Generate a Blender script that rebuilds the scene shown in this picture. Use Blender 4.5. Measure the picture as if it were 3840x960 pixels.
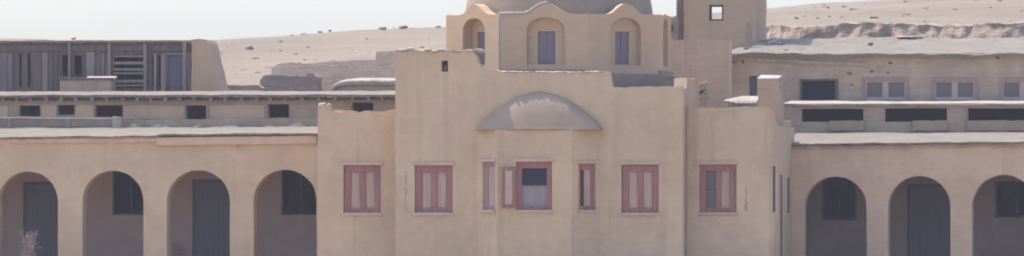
import bpy, bmesh, math, random
from mathutils import Vector, noise
from mathutils.geometry import tessellate_polygon

for o in list(bpy.data.objects):
    bpy.data.objects.remove(o)
SC = bpy.context.scene
COL = SC.collection
V = Vector
R = math.radians

# ------------------------------------------------------------------ camera
DIST = 260.0                      # long lens from far off
MPP = 1.0 / 140.0                 # metres per photo pixel on the facade
P0 = V((0, 0, 4.25))
AZ = R(8.2)
CAM = V((math.sin(AZ) * DIST, -math.cos(AZ) * DIST, 2.05))
cd = bpy.data.cameras.new('camera')
cam = bpy.data.objects.new('camera', cd)
COL.objects.link(cam)
cam.location = CAM
FWD = (P0 - CAM).normalized()
cam.rotation_euler = FWD.to_track_quat('-Z', 'Y').to_euler()
cd.sensor_width = 36.0
cd.lens = 36.0 * (P0 - CAM).length / (3840 * MPP)
cd.clip_start = 1.0
cd.clip_end = 6000.0
SC.camera = cam
RGT = FWD.cross(V((0, 0, 1))).normalized()
UPV = RGT.cross(FWD)
K = MPP / (P0 - CAM).length

def at(u, v, Y):
    """point of the survey photo (u, v) on the vertical plane at depth Y"""
    d = FWD + RGT * ((u - 1920) * K) - UPV * ((v - 480) * K)
    t = (Y - CAM.y) / d.y
    return CAM + d * t

# ------------------------------------------------------------------ sky, sun, exposure
SUN_EL, SUN_B = R(60), R(34)      # sun high on the left, a little behind the facade
SD = V((-math.cos(SUN_EL) * math.cos(SUN_B), math.cos(SUN_EL) * math.sin(SUN_B), math.sin(SUN_EL)))
w = bpy.data.worlds.new('World')
SC.world = w
w.use_nodes = True
nt = w.node_tree
bg = nt.nodes['Background']
sk = nt.nodes.new('ShaderNodeTexSky')
sk.sky_type = 'NISHITA'
sk.sun_disc = False
sk.sun_elevation = SUN_EL
sk.sun_rotation = math.atan2(SD.x, SD.y)
sk.altitude = 100
sk.air_density = 1.0
sk.dust_density = 2.7
sk.ozone_density = 1.0
tint = nt.nodes.new('ShaderNodeMix'); tint.data_type = 'RGBA'; tint.blend_type = 'MULTIPLY'
tint.inputs[0].default_value = 1.0
tint.inputs[7].default_value = (0.77, 0.86, 1.07, 1)      # milky, slightly blue noon sky
nt.links.new(sk.outputs[0], tint.inputs[6])
nt.links.new(tint.outputs[2], bg.inputs[0])
bg.inputs[1].default_value = 0.15
ld = bpy.data.lights.new('sun', 'SUN')
ld.energy = 2.2
ld.angle = R(0.9)
ld.color = (1.0, 0.92, 0.82)
sun = bpy.data.objects.new('sun', ld)
COL.objects.link(sun)
sun.rotation_euler = SD.to_track_quat('Z', 'Y').to_euler()
sun.location = (-30, 10, 60)
SC.view_settings.view_transform = 'Standard'
SC.view_settings.look = 'None'
SC.view_settings.gamma = 1.0
SC.view_settings.use_curve_mapping = False
SC.view_settings.exposure = 1.40
SC.cycles.max_bounces = 8
SC.cycles.diffuse_bounces = 5
SC.cycles.volume_bounces = 1
SC.cycles.filter_width = 1.9      # soft phone picture

# ------------------------------------------------------------------ materials
def ramp(nt, src, stops):
    r = nt.nodes.new('ShaderNodeValToRGB')
    e = r.color_ramp.elements
    e[0].position, e[0].color = stops[0][0], (*stops[0][1], 1)
    e[1].position, e[1].color = stops[-1][0], (*stops[-1][1], 1)
    for p, c in stops[1:-1]:
        n = e.new(p); n.color = (*c, 1)
    nt.links.new(src, r.inputs[0])
    return r.outputs[0]

def g3(x): return (x, x, x)

def earth(name, base, amp=0.12, patch=0.5, streak=0.0, course=0.0, grain=0.06, bump=0.35, stain=None, stain_amt=0.0, rough=0.95):
    """mud plaster / sand / dusty roof: several scales of tone, grain and bump, in world space"""
    m = bpy.data.materials.new(name)
    m.use_nodes = True
    nt = m.node_tree
    L = nt.links.new
    bs = nt.nodes['Principled BSDF']
    bs.inputs['Roughness'].default_value = rough
    bs.inputs['Specular IOR Level'].default_value = 0.15
    geo = nt.nodes.new('ShaderNodeNewGeometry')
    def noi(scale, detail=4, vec=None, rgh=0.55):
        n = nt.nodes.new('ShaderNodeTexNoise')
        n.inputs['Scale'].default_value = scale
        n.inputs['Detail'].default_value = detail
        n.inputs['Roughness'].default_value = rgh
        L(vec or geo.outputs['Position'], n.inputs['Vector'])
        return n.outputs['Fac']
    def scaled(s):
        mp = nt.nodes.new('ShaderNodeVectorMath'); mp.operation = 'MULTIPLY'
        L(geo.outputs['Position'], mp.inputs[0]); mp.inputs[1].default_value = s
        return mp.outputs[0]
    def mul(c, f):
        x = nt.nodes.new('ShaderNodeMix'); x.data_type = 'RGBA'; x.blend_type = 'MULTIPLY'
        x.inputs[0].default_value = 1.0
        L(c, x.inputs[6]); L(f, x.inputs[7])
        return x.outputs[2]
    a = amp
    col = ramp(nt, noi(patch, 5), [(0.3, tuple(c * (1 - a) for c in base)),
                                   (0.5, base),
                                   (0.7, tuple(min(1, c * (1 + a * f)) for c, f in zip(base, (0.75, 0.85, 1.05))))])
    col = mul(col, ramp(nt, noi(3.1, 5), [(0.3, g3(1 - a * .7)), (0.7, g3(1.0))]))
    if streak:
        col = mul(col, ramp(nt, noi(1.0, 4, scaled((3.3, 3.3, 0.4))), [(0.35, g3(1 - streak * .35)), (0.62, g3(1.0))]))
        col = mul(col, ramp(nt, noi(1.0, 5, scaled((2.6, 2.6, 0.16))), [(0.30, g3(1 - streak * 1.3)), (0.42, g3(1.0))]))
    if course:
        col = mul(col, ramp(nt, noi(1.0, 3, scaled((1.3, 1.3, 13.0))), [(0.35, g3(1 - course)), (0.6, g3(1.0))]))
    if grain:
        col = mul(col, ramp(nt, noi(30, 3), [(0.3, g3(1 - grain * 2)), (0.7, g3(1.0))]))
    if stain:
        x = nt.nodes.new('ShaderNodeMix'); x.data_type = 'RGBA'
        f = ramp(nt, noi(0.9, 6, None, 0.65), [(0.5, g3(0)), (0.66, g3(stain_amt))])
        L(f, x.inputs[0]); L(col, x.inputs[6]); x.inputs[7].default_value = (*stain, 1)
        col = x.outputs[2]
    L(col, bs.inputs['Base Color'])
    if bump:
        ad = nt.nodes.new('ShaderNodeMath'); ad.operation = 'ADD'
        L(noi(7, 6, None, 0.6), ad.inputs[0]); L(noi(28, 3), ad.inputs[1])
        b = nt.nodes.new('ShaderNodeBump')
        b.inputs['Strength'].default_value = bump
        b.inputs['Distance'].default_value = 0.06
        L(ad.outputs[0], b.inputs['Height'])
        L(b.outputs[0], bs.inputs['Normal'])
    return m

def paint(name, base, rough=0.6, amp=0.12, sc=(14, 14, 1.2)):
    """weathered painted or bare wood, grain along the height"""
    m = bpy.data.materials.new(name)
    m.use_nodes = True
    nt = m.node_tree
    L = nt.links.new
    bs = nt.nodes['Principled BSDF']
    bs.inputs['Roughness'].default_value = rough
    bs.inputs['Specular IOR Level'].default_value = 0.25
    geo = nt.nodes.new('ShaderNodeNewGeometry')
    mp = nt.nodes.new('ShaderNodeVectorMath'); mp.operation = 'MULTIPLY'
    L(geo.outputs['Position'], mp.inputs[0]); mp.inputs[1].default_value = sc
    n = nt.nodes.new('ShaderNodeTexNoise'); n.inputs['Scale'].default_value = 1.0; n.inputs['Detail'].default_value = 5
    L(mp.outputs[0], n.inputs['Vector'])
    c = ramp(nt, n.outputs['Fac'], [(0.3, tuple(x * (1 - amp) for x in base)), (0.55, base), (0.72, tuple(min(1, x * (1 + amp)) for x in base))])
    L(c, bs.inputs['Base Color'])
    b = nt.nodes.new('ShaderNodeBump'); b.inputs['Strength'].default_value = 0.25; b.inputs['Distance'].default_value = 0.01
    L(n.outputs['Fac'], b.inputs['Height']); L(b.outputs[0], bs.inputs['Normal'])
    return m

def glass(name, base, rough=0.25):
    m = bpy.data.materials.new(name)
    m.use_nodes = True
    bs = m.node_tree.nodes['Principled BSDF']
    bs.inputs['Base Color'].default_value = (*base, 1)
    bs.inputs['Roughness'].default_value = rough
    bs.inputs['Specular IOR Level'].default_value = 0.12
    return m

M = {}
M['ochre'] = earth('ochre_plaster', (0.60, 0.428, 0.246), amp=0.12, patch=0.38, streak=0.10, course=0.03, grain=0.03, stain=(0.48, 0.32, 0.20), stain_amt=0.6)
M['ochre_dull'] = earth('dull_ochre_plaster', (0.66, 0.45, 0.275), amp=0.13, patch=0.5, streak=0.08, course=0.05, grain=0.04, stain=(0.50, 0.35, 0.22), stain_amt=0.5)
M['drum'] = earth('drum_plaster', (0.54, 0.36, 0.205), amp=0.08, patch=0.6, streak=0.05, course=0.03, grain=0.03, bump=0.18, stain=(0.46, 0.31, 0.18), stain_amt=0.4)
M['dome'] = earth('dome_plaster', (0.33, 0.255, 0.172), amp=0.08, patch=0.7, streak=0.06, grain=0.03, stain=(0.33, 0.24, 0.155), stain_amt=0.4)
M['grey'] = earth('grey_cement_and_shade_plaster', (0.41, 0.29, 0.185), amp=0.08, patch=0.8, streak=0.08, grain=0.03, stain=(0.34, 0.255, 0.18), stain_amt=0.4)
M['mud'] = earth('old_mud_wall', (0.66, 0.465, 0.295), amp=0.14, patch=0.7, streak=0.10, course=0.16, grain=0.08, bump=0.7, stain=(0.46, 0.33, 0.235), stain_amt=0.5)
M['mud_dark'] = earth('brown_mud_brick', (0.46, 0.315, 0.215), amp=0.18, patch=1.0, course=0.22, grain=0.1, bump=0.8)
M['weather'] = earth('weathered_plaster', (0.545, 0.39, 0.245), amp=0.16, patch=0.7, streak=0.16, course=0.10, grain=0.06, bump=0.5, stain=(0.40, 0.275, 0.185), stain_amt=0.7)
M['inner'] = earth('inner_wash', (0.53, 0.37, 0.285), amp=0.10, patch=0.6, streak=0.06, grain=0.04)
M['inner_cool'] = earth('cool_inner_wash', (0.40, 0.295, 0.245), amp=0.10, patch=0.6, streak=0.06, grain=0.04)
M['roof'] = earth('dusty_mud_roof', (0.315, 0.262, 0.19), amp=0.14, patch=1.4, grain=0.10, bump=0.9, stain=(0.26, 0.215, 0.165), stain_amt=0.5)
M['sand'] = earth('desert_sand', (0.345, 0.268, 0.177), amp=0.16, patch=0.12, grain=0.13, bump=1.0, stain=(0.25, 0.195, 0.14), stain_amt=0.4)
M['sand_dark'] = earth('sandstone_gravel', (0.30, 0.232, 0.152), amp=0.2, patch=1.5, grain=0.08)
M['boulder_rock'] = earth('tan_boulder', (0.36, 0.27, 0.18), amp=0.15, patch=3.0, grain=0.05)
M['yard_bounce'] = earth('pinkish_bounce_dirt', (0.46, 0.335, 0.23), amp=0.12, patch=0.3, grain=0.08, bump=0.6)  # pale pinkish tone chosen to reflect warm light
M['cap'] = earth('cement_cap', (0.335, 0.24, 0.155), amp=0.08, patch=1.0, grain=0.02, bump=0.10, stain=(0.27, 0.205, 0.15), stain_amt=0.4)
M['bank'] = earth('eroded_bank', (0.54, 0.395, 0.27), amp=0.18, patch=0.8, course=0.10, grain=0.1, bump=1.0)
M['cement_shade'] = earth('shade_toned_cement', (0.30, 0.215, 0.15), amp=0.1, patch=1.0, streak=0.1, grain=0.04)  # darker cement colour carries the shade beside the drum
M['stone'] = earth('pale_stone', (0.46, 0.39, 0.33), amp=0.2, patch=3.0, grain=0.1, bump=0.6)
M['stone_dark'] = earth('brown_stone', (0.22, 0.17, 0.145), amp=0.2, patch=3.0, grain=0.1, bump=0.6)
M['lime_sunlit'] = earth('lime_and_sunlit_edge', (0.44, 0.37, 0.28), amp=0.14, patch=2.0, grain=0.08, bump=0.5)  # pale lime; also colours the drum edges painted as sunlit
M['patch'] = earth('flaked_plaster', (0.50, 0.355, 0.215), amp=0.2, patch=4.0, grain=0.1)
M['rose'] = paint('rose_red_paint', (0.315, 0.135, 0.105), amp=0.2)
M['rose_pale'] = paint('faded_rose_paint', (0.425, 0.285, 0.205), amp=0.18)
M['rose_trim'] = earth('pinkish_trim', (0.54, 0.40, 0.27), amp=0.1, patch=2.0, grain=0.05)
M['mauve'] = paint('mauve_grey_paint', (0.19, 0.147, 0.153))
M['grey_wood'] = paint('grey_weathered_wood', (0.145, 0.105, 0.078), amp=0.28)
M['pale_wood'] = paint('pale_weathered_wood', (0.26, 0.20, 0.155), amp=0.2)
M['chalk_wood'] = paint('chalky_pinkish_paint', (0.47, 0.355, 0.27), amp=0.12)
M['rose_mauve'] = paint('mauve_rose_paint', (0.33, 0.20, 0.175), amp=0.15)
M['old_plank'] = paint('brown_old_plank', (0.20, 0.15, 0.125), amp=0.25)
M['dark_wood'] = paint('dark_wood', (0.085, 0.075, 0.075), amp=0.25)
M['blue_wood'] = paint('blue_grey_door_paint', (0.125, 0.118, 0.128), amp=0.06)
M['dull_rose'] = paint('dull_rose_paint', (0.36, 0.22, 0.17))
M['glass'] = glass('dark_glass', (0.018, 0.022, 0.034), 0.6)
M['dusty_glass'] = glass('dusty_glass', (0.18, 0.152, 0.128), 0.8)
M['cloth'] = paint('grey_curtain', (0.27, 0.235, 0.205), 0.9, 0.1, (22, 22, 1))
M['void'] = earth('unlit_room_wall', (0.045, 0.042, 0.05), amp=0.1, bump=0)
M['twig'] = paint('dry_twig', (0.40, 0.27, 0.20), 0.9)

# ------------------------------------------------------------------ mesh helpers
def nz(x, y, s): return noise.noise(V((x, y, s)))

def rough(pts, step=0.25, amp=0.012, seed=1.0, freq=2.2, closed=True):
    out = []
    n = len(pts)
    for i in range(n if closed else n - 1):
        a, b = V(pts[i]), V(pts[(i + 1) % n])
        k = max(1, int((b - a).length / step))
        for j in range(k):
            p = a.lerp(b, j / k)
            out.append((p.x + amp * nz(p.x * freq, p.y * freq, seed), p.y + amp * nz(p.x * freq, p.y * freq, seed + 31.7)))
    if not closed: out.append(tuple(pts[-1]))
    return out

class MB:
    def __init__(s): s.v = []; s.f = []
    def prism(s, outer, holes=(), depth=0.3, O=(0, 0, 0), a=(1, 0, 0), n=(0, 1, 0)):
        """outline (x along a, z up) with holes, extruded along n"""
        O, a, n = V(O), V(a), V(n)
        rings = [outer] + list(holes)
        flat = [p for r in rings for p in r]
        tri = tessellate_polygon([[V((p[0], p[1], 0)) for p in r] for r in rings])
        b = len(s.v); N = len(flat)
        for k in (0, 1):
            for x, z in flat:
                s.v.append(O + a * x + V((0, 0, z)) + n * (depth * k))
        for t in tri:
            s.f.append([b + i for i in t]); s.f.append([b + N + i for i in reversed(t)])
        o = 0
        for r in rings:
            m = len(r)
            for i in range(m):
                j = (i + 1) % m
                s.f.append([b + o + i, b + o + j, b + N + o + j, b + N + o + i])
            o += m
        return s
    def box(s, x0, x1, y0, y1, z0, z1, O=(0, 0, 0), a=(1, 0, 0), n=(0, 1, 0), jit=0.0, seed=0):
        O, a, n = V(O), V(a), V(n)
        b = len(s.v); rr = random.Random(seed)
        for z in (z0, z1):
            for x, y in ((x0, y0), (x1, y0), (x1, y1), (x0, y1)):
                j = V((rr.uniform(-jit, jit), rr.uniform(-jit, jit), rr.uniform(-jit, jit)))
                s.v.append(O + a * x + n * y + V((0, 0, z)) + j)
        for q in ((0, 3, 2, 1), (4, 5, 6, 7), (0, 1, 5, 4), (1, 2, 6, 5), (2, 3, 7, 6), (3, 0, 4, 7)):
            s.f.append([b + i for i in q])
        return s
    def wedge(s, x0, x1, y0, y1, z0, zf, zb, jit=0.01, seed=0):
        """block whose top slopes up from the front (zf) to the back (zb)"""
        b = len(s.v); rr = random.Random(seed)
        for x, y, z in ((x0, y0, z0), (x1, y0, z0), (x1, y1, z0), (x0, y1, z0), (x0, y0, zf), (x1, y0, zf), (x1, y1, zb), (x0, y1, zb)):
            s.v.append(V((x + rr.uniform(-jit, jit), y + rr.uniform(-jit, jit), z + rr.uniform(-jit, jit))))
        for q in ((0, 3, 2, 1), (4, 5, 6, 7), (0, 1, 5, 4), (1, 2, 6, 5), (2, 3, 7, 6), (3, 0, 4, 7)):
            s.f.append([b + i for i in q])
        return s
    def grid(s, rows):
        b = len(s.v); m = len(rows[0])
        for r in rows: s.v += [V(p) for p in r]
        for i in range(len(rows) - 1):
            for j in range(m - 1):
                s.f.append([b + i * m + j, b + i * m + j + 1, b + (i + 1) * m + j + 1, b + (i + 1) * m + j])
        return s
    def tube(s, pts, r, seg=8):
        b = len(s.v)
        for i, p in enumerate(pts):
            p = V(p)
            d = (V(pts[min(i + 1, len(pts) - 1)]) - V(pts[max(i - 1, 0)])).normalized()
            e = d.orthogonal().normalized(); g = d.cross(e)
            rr = r[i] if isinstance(r, (list, tuple)) else r
            for k in range(seg):
                t = 2 * math.pi * k / seg
                s.v.append(p + (e * math.cos(t) + g * math.sin(t)) * rr)
        for i in range(len(pts) - 1):
            for k in range(seg):
                s.f.append([b + i * seg + k, b + i * seg + (k + 1) % seg, b + (i + 1) * seg + (k + 1) % seg, b + (i + 1) * seg + k])
        s.f.append([b + k for k in range(seg)]); e0 = b + (len(pts) - 1) * seg
        s.f.append([e0 + k for k in reversed(range(seg))])
        return s
    def rock(s, c, size, seed, sub=2):
        bm = bmesh.new()
        bmesh.ops.create_icosphere(bm, subdivisions=sub, radius=1.0)
        b = len(s.v); c = V(c)
        bm.verts.index_update()
        for q in bm.verts:
            p = q.co.copy()
            k = 1 + 0.45 * noise.noise(p * 1.3 + V((seed * 7.1, seed * 3.3, 0))) + 0.2 * noise.noise(p * 3.1 + V((0, seed * 5.1, 0)))
            s.v.append(c + V((p.x * size[0] * k, p.y * size[1] * k, p.z * size[2] * k)))
        for f in bm.faces: s.f.append([b + q.index for q in f.verts])
        bm.free()
        return s
    def build(s, name, mat, parent=None, bevel=0.0, smooth=False, loc=None):
        me = bpy.data.meshes.new(name)
        if parent is not None:
            off = V(parent.matrix_world.translation) if parent.type == 'EMPTY' else V(WORLD.get(parent.name, (0, 0, 0)))
        else:
            if loc is None:
                xs = [p.x for p in s.v]; ys = [p.y for p in s.v]; zs = [p.z for p in s.v]
                loc = V(((min(xs) + max(xs)) / 2, (min(ys) + max(ys)) / 2, min(zs)))
            off = V(loc)
        me.from_pydata([tuple(p - off) for p in s.v], [], s.f)
        bm = bmesh.new(); bm.from_mesh(me)
        bmesh.ops.recalc_face_normals(bm, faces=bm.faces)
        bm.to_mesh(me); bm.free()
        o = bpy.data.objects.new(name, me)
        COL.objects.link(o)
        me.materials.append(M[mat] if isinstance(mat, str) else mat)
        if parent is not None: o.parent = parent
        else: o.location = off
        WORLD[o.name] = off
        if smooth:
            for p in me.polygons: p.use_smooth = True
        if bevel:
            bv = o.modifiers.new('worn_edges', 'BEVEL')
            bv.width = bevel; bv.segments = 2; bv.limit_method = 'ANGLE'; bv.angle_limit = R(50)
            bv.use_clamp_overlap = True
        return o
WORLD = {}

def tag(o, label, cat, group=None):
    o['label'] = label; o['category'] = cat
    if group: o['group'] = group
    return o

def thing(name, label, cat, loc, group=None):
    o = bpy.data.objects.new(name, None)
    COL.objects.link(o)
    o.location = loc
    o.empty_display_size = 0.3
    bpy.context.view_layer.update()
    WORLD[o.name] = V(loc)
    return tag(o, label, cat, group)

def xz(pts, Y):
    r = []
    for u, v in pts:
        p = at(u, v, Y); r.append((p.x, p.z))
    return r

def rect(u0, u1, v0, v1, Y, amp=0.006, seed=1.0):
    return rough(xz([(u0, v0), (u1, v0), (u1, v1), (u0, v1)], Y), 0.25, amp, seed)

def arch(u0, u1, vt, zb, Y, seed=1.0, amp=0.008):
    a = at(u0, 700, Y).x; b = at(u1, 700, Y).x; zt = at((u0 + u1) / 2, vt, Y).z
    r = (b - a) / 2; c = (a + b) / 2
    h = r * 0.98
    pts = [(a, zb)]
    for i in range(6): pts.append((a, zb + (zt - h - zb) * (i + 1) / 7))
    for i in range(25):
        t = math.pi * (1 - i / 24)
        pts.append((c + r * math.cos(t), zt - h + h * math.sin(t)))
    for i in range(6): pts.append((b, zt - h - (zt - h - zb) * (i + 1) / 7))
    pts.append((b, zb))
    return [(x + amp * nz(x * 3, z * 3, seed), z + amp * nz(x * 3, z * 3, seed + 9)) for x, z in pts]

def slab(name, mat, parent, u0, u1, vf, Yf, vb, Yb, th=0.1, amp=0.025, seed=1.0, step=0.14, nv=14, ragged=0.05):
    """mud roof: uneven sheet from a ragged front edge (vf at Yf) to the back (vb at Yb), with thickness"""
    vf_ = vf if callable(vf) else (lambda u: vf)
    vb_ = vb if callable(vb) else (lambda u: vb)
    n = max(4, int((at(u1, 500, Yf).x - at(u0, 500, Yf).x) / step))
    top, bot = [], []
    for j in range(nv + 1):
        t = j / nv
        rt, rb = [], []
        for i in range(n + 1):
            u = u0 + (u1 - u0) * i / n
            pf = at(u, vf_(u), Yf); zb = at(u, vb_(u), Yb).z
            y = Yf + (Yb - Yf) * t
            if j == 0: y += ragged * nz(pf.x * 3.1, seed, 4.0) + ragged * 0.6 * nz(pf.x * 9, seed, 7.0)
            z = pf.z + (zb - pf.z) * t + amp * (nz(pf.x * 1.1, y * 1.1, seed) + 0.6 * nz(pf.x * 4, y * 4, seed + 5))
            thk = th * (1 + 0.35 * nz(pf.x * 2.3, seed, 2.0) + 0.3 * nz(pf.x * 8, seed, 12.0))
            rt.append((pf.x, y, z)); rb.append((pf.x, y + (0.02 if j == 0 else 0), z - thk))
        top.append(rt); bot.append(rb)
    m = MB()
    rows = bot[::-1][:-1] + [bot[0]] + top
    m.grid(rows)
    # close ends
    k = n + 1; L = len(rows)
    m.f.append([i * k for i in range(L)]); m.f.append([i * k + n for i in reversed(range(L))])
    m.f.append([0 * k + i for i in range(k)] + [(L - 1) * k + i for i in reversed(range(k))])
    return m.build(name, mat, parent)

def copy_thing(o, parent=None, loc=None):
    c = o.copy(); COL.objects.link(c)
    if parent is not None: c.parent = parent
    if loc is not None: c.location = loc
    for ch in list(o.children): copy_thing(ch, c)
    return c

# ------------------------------------------------------------------ terrain
CREST = [(-1500, 150), (-400, 133), (0, 136), (300, 145), (780, 150), (1000, 138), (1200, 122), (1400, 108), (1500, 101), (1670, 97),
         (2100, 82), (2500, 62), (2840, 32), (3100, 9), (3300, -4), (3840, -30), (5500, -60)]
def crest_v(u):
    if u <= CREST[0][0]: return CREST[0][1]
    for (a, va), (b, vb) in zip(CREST, CREST[1:]):
        if u <= b: return va + (vb - va) * (u - a) / (b - a)
    return CREST[-1][1]
YC = 110.0
def u_of(X, Y):
    d = V((X, Y, 4)) - CAM
    return 1920 + (d.dot(RGT) / d.dot(FWD)) / K
def sm(t):
    t = max(0, min(1, t)); return t * t * (3 - 2 * t)
def ground_z(X, Y):
    base = 0.0
    n = 0.25 * nz(X * .05, Y * .05, 1) + 0.22 * nz(X * .22, Y * .16, 3) + 0.14 * nz(X * .7, Y * .5, 5)
    if Y <= 12.6:
        return min(0.0, -0.03 + 0.02 * nz(X * .5, Y * .5, 2)) if Y > -40 else -0.1 + 0.4 * n - 0.002 * 0
    z14 = 5.15 + 0.7 * sm((X - 4) / 10)
    if Y <= 13.8: return z14 * sm((Y - 12.6) / 1.2)
    zc = at(u_of(X, YC), crest_v(u_of(X, YC)), YC).z
    if Y <= YC:
        t = (Y - 13.8) / (YC - 13.8)
        s = t ** 0.85
        return z14 + (zc - z14) * s + n * min(1, t * 6) * (1.0 if t < .8 else (1 - t) / .2 * .8 + .2)
    d = Y - YC
    return zc + 0.1 * n - 0.0009 * d * d if d < 70 else max(-4, zc - 4.4 - 0.1 * (d - 70))
ys = [-420, -300, -240, -200, -160, -120, -90, -70, -50, -38, -26, -16, -8, 0, 6, 12.6, 12.9, 13.2, 13.5, 13.8, 14.6]
y = 15.5
while y < 112: ys.append(y); y *= 1.045
ys += [114, 118, 124, 132, 145, 165, 190, 230, 300, 420]
xs = [-400, -300, -200, -140, -100, -75, -58]
x = -46.0
while x < 52: xs.append(x); x += 0.75
xs += [56, 66, 80, 110, 150, 220, 320, 420]
MB().grid([[(x, y, ground_z(x, y)) for x in xs] for y in ys]).build('desert_ground', 'sand', smooth=True, loc=(0, 0, 0))['kind'] = 'structure'

MB().grid([[(-62 + 4 * i, -100 + 101.9 * j / 30, 0.010) for i in range(31)] for j in range(31)]).build('bounce_yard', 'yard_bounce', loc=(0, 0, 0))['kind'] = 'structure'  # unseen ground sheet added to bounce warm light onto walls and arcades

# eroded bank on the right below the hill
def bank(u0, u1, vt, vb, Y, seed):
    top = []
    for i in range(140):
        u = u0 + (u1 - u0) * i / 139
        p = at(u, vt(u), Y)
        k = min(1.0, min(i, 139 - i) / 6)
        top.append((p.x, p.z * 1.0 - (1 - k) * 0.4 + 0.10 * nz(p.x * .5, seed, 0) + 0.07 * nz(p.x * 2.1, seed, 3) + 0.05 * nz(p.x * 7, seed, 6)))
    rows = []
    for j in range(15):
        t = j / 14
        r = []
        for i, (x, z) in enumerate(top):
            zb = at(u0, vb, Y).z - 0.8
            r.append((x, Y - 0.9 * (1 - t) ** 1.3 + 0.18 * nz(x * .8, t * 2, seed) + 0.14 * nz(x * 4, t * 5, seed), zb + (z - zb) * t))
        rows.append(r)
    for dy, dz in ((0.5, 0.02), (1.5, 0.03), (4, 0.05), (9, -0.1), (14, -0.6)):
        rows.append([(x, Y + dy + 0.2 * nz(x, dy, seed), z + dz + 0.06 * nz(x * 2, dy * 3, seed)) for x, z in top])
    m = MB().grid(rows)
    return m
bank(2780, 4500, lambda u: 94 + 5 * math.sin(u * .011) - (u - 2840) * 0.004, 150, 23, 3.3).build('earth_bank', 'bank')['kind'] = 'structure'

# ------------------------------------------------------------------ windows
def window(parent, O, a, n, w, h, kind='closed', fr=0.17, lintel=True, label=None, recess=0.075):
    """rose painted window in a wall opening; O = lower left corner on the wall face, a along, n inward"""
    def B(m, x0, x1, y0, y1, z0, z1): m.box(x0, x1, y0, y1, z0, z1, O, a, n)
    ft = 0.17 if kind != 'slim' else 0.13
    fm = MB()
    B(fm, 0.004, fr, recess, recess + 0.10, 0.004, h - 0.004)
    B(fm, w - fr, w - 0.004, recess, recess + 0.10, 0.004, h - 0.004)
    B(fm, fr, w - fr, recess, recess + 0.10, h - ft, h - 0.004)
    B(fm, fr, w - fr, recess, recess + 0.10, 0.004, 0.11)
    win = fm.build('window', 'rose_mauve' if kind == 'slim' else 'rose', parent, bevel=0.008)
    if label: win['label'] = label
    i0, i1 = fr, w - fr
    mid = (i0 + i1) / 2
    if kind in ('closed', 'half'):
        m = MB(); B(m, mid - 0.065, mid + 0.065, recess + 0.012, recess + 0.09, 0.11, h - ft); m.build('mullion', 'rose', win, bevel=0.006)
        for k, (p0, p1) in enumerate(((i0, mid - 0.065), (mid + 0.065, i1))):
            if kind == 'half' and k == 0:
                m = MB(); B(m, p0, p1, recess + 0.13, recess + 0.14, 0.11, h - ft); m.build('pane', 'dusty_glass', win)
                m = MB(); B(m, p0, p1, recess + 0.09, recess + 0.125, h * 0.46, h * 0.46 + 0.035); m.build('glazing_bar', 'grey_wood', win)
                continue
            m = MB()
            B(m, p0 + .035, p1 - .035, recess + 0.05, recess + 0.07, 0.155, h - ft - .045)
            B(m, p0, p1, recess + 0.066, recess + 0.075, 0.11, h - ft)
            m.build('shutter', 'rose_pale', win)
    elif kind == 'slim':
        m = MB(); B(m, i0, i1, recess + 0.03, recess + 0.06, 0.11, h - ft)
        m.build('shutter', 'rose_pale', win)
    elif kind == 'ajar':
        m = MB(); B(m, i0, i0 + (i1 - i0) * 0.42, recess + 0.12, recess + 0.13, 0.11, h - ft); m.build('pane', 'glass', win)
        m = MB(); B(m, i0 + (i1 - i0) * 0.42, i1, recess + 0.02, recess + 0.06, 0.11, h - ft); m.build('shutter', 'rose_pale', win)
    elif kind == 'open':
        zs = h * 0.5
        m = MB(); B(m, i0, i1, recess + 0.07, recess + 0.08, zs + 0.02, h - ft); m.build('pane', 'glass', win)
        m = MB()
        k = 18
        m.grid([[V(O) + V(a) * (i0 + (i1 - i0) * i / k) + V(n) * (recess + 0.06 + 0.004 * math.sin(i * 1.9)) + V((0, 0, z)) for i in range(k + 1)] for z in (0.11, zs)])
        m.build('curtain', 'cloth', win)
        m = MB(); B(m, i0, i1, recess + 0.03, recess + 0.075, zs, zs + 0.025); m.build('rail', 'grey_wood', win)
    if lintel:
        m = MB(); m.box(-0.05, w + 0.05, -0.055, 0.10, h + 0.005, h + 0.085, O, a, n, 0.008, seed=int(w * 100) + int(V(O).x * 10)); m.build('lintel', 'rose_trim', win, bevel=0.012)
        m = MB(); m.box(-0.03, w + 0.03, -0.06, 0.12, -0.075, 0.0, O, a, n, 0.008, seed=int(w * 90) + int(V(O).x * 11)); m.build('sill', 'rose_trim', win, bevel=0.012)
    return win

def win_px(parent, u0, u1, v0, v1, Y, kind, label=None, **k):
    p = at(u0, v1, Y); q = at(u1, v0, Y)
    return window(parent, (p.x, Y, p.z), (1, 0, 0), (0, 1, 0), q.x - p.x, q.z - p.z, kind, label=label, **k)

# ------------------------------------------------------------------ the domed house
XL, XR = at(1482, 500, 0).x, at(2560, 500, 0).x
house = thing('domed_house', 'ochre mudbrick house with rose shutters, rounded bay and large dome on an octagonal drum', 'house', ((XL + XR) / 2, 3.0, 0))
ZB = -0.3
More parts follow.
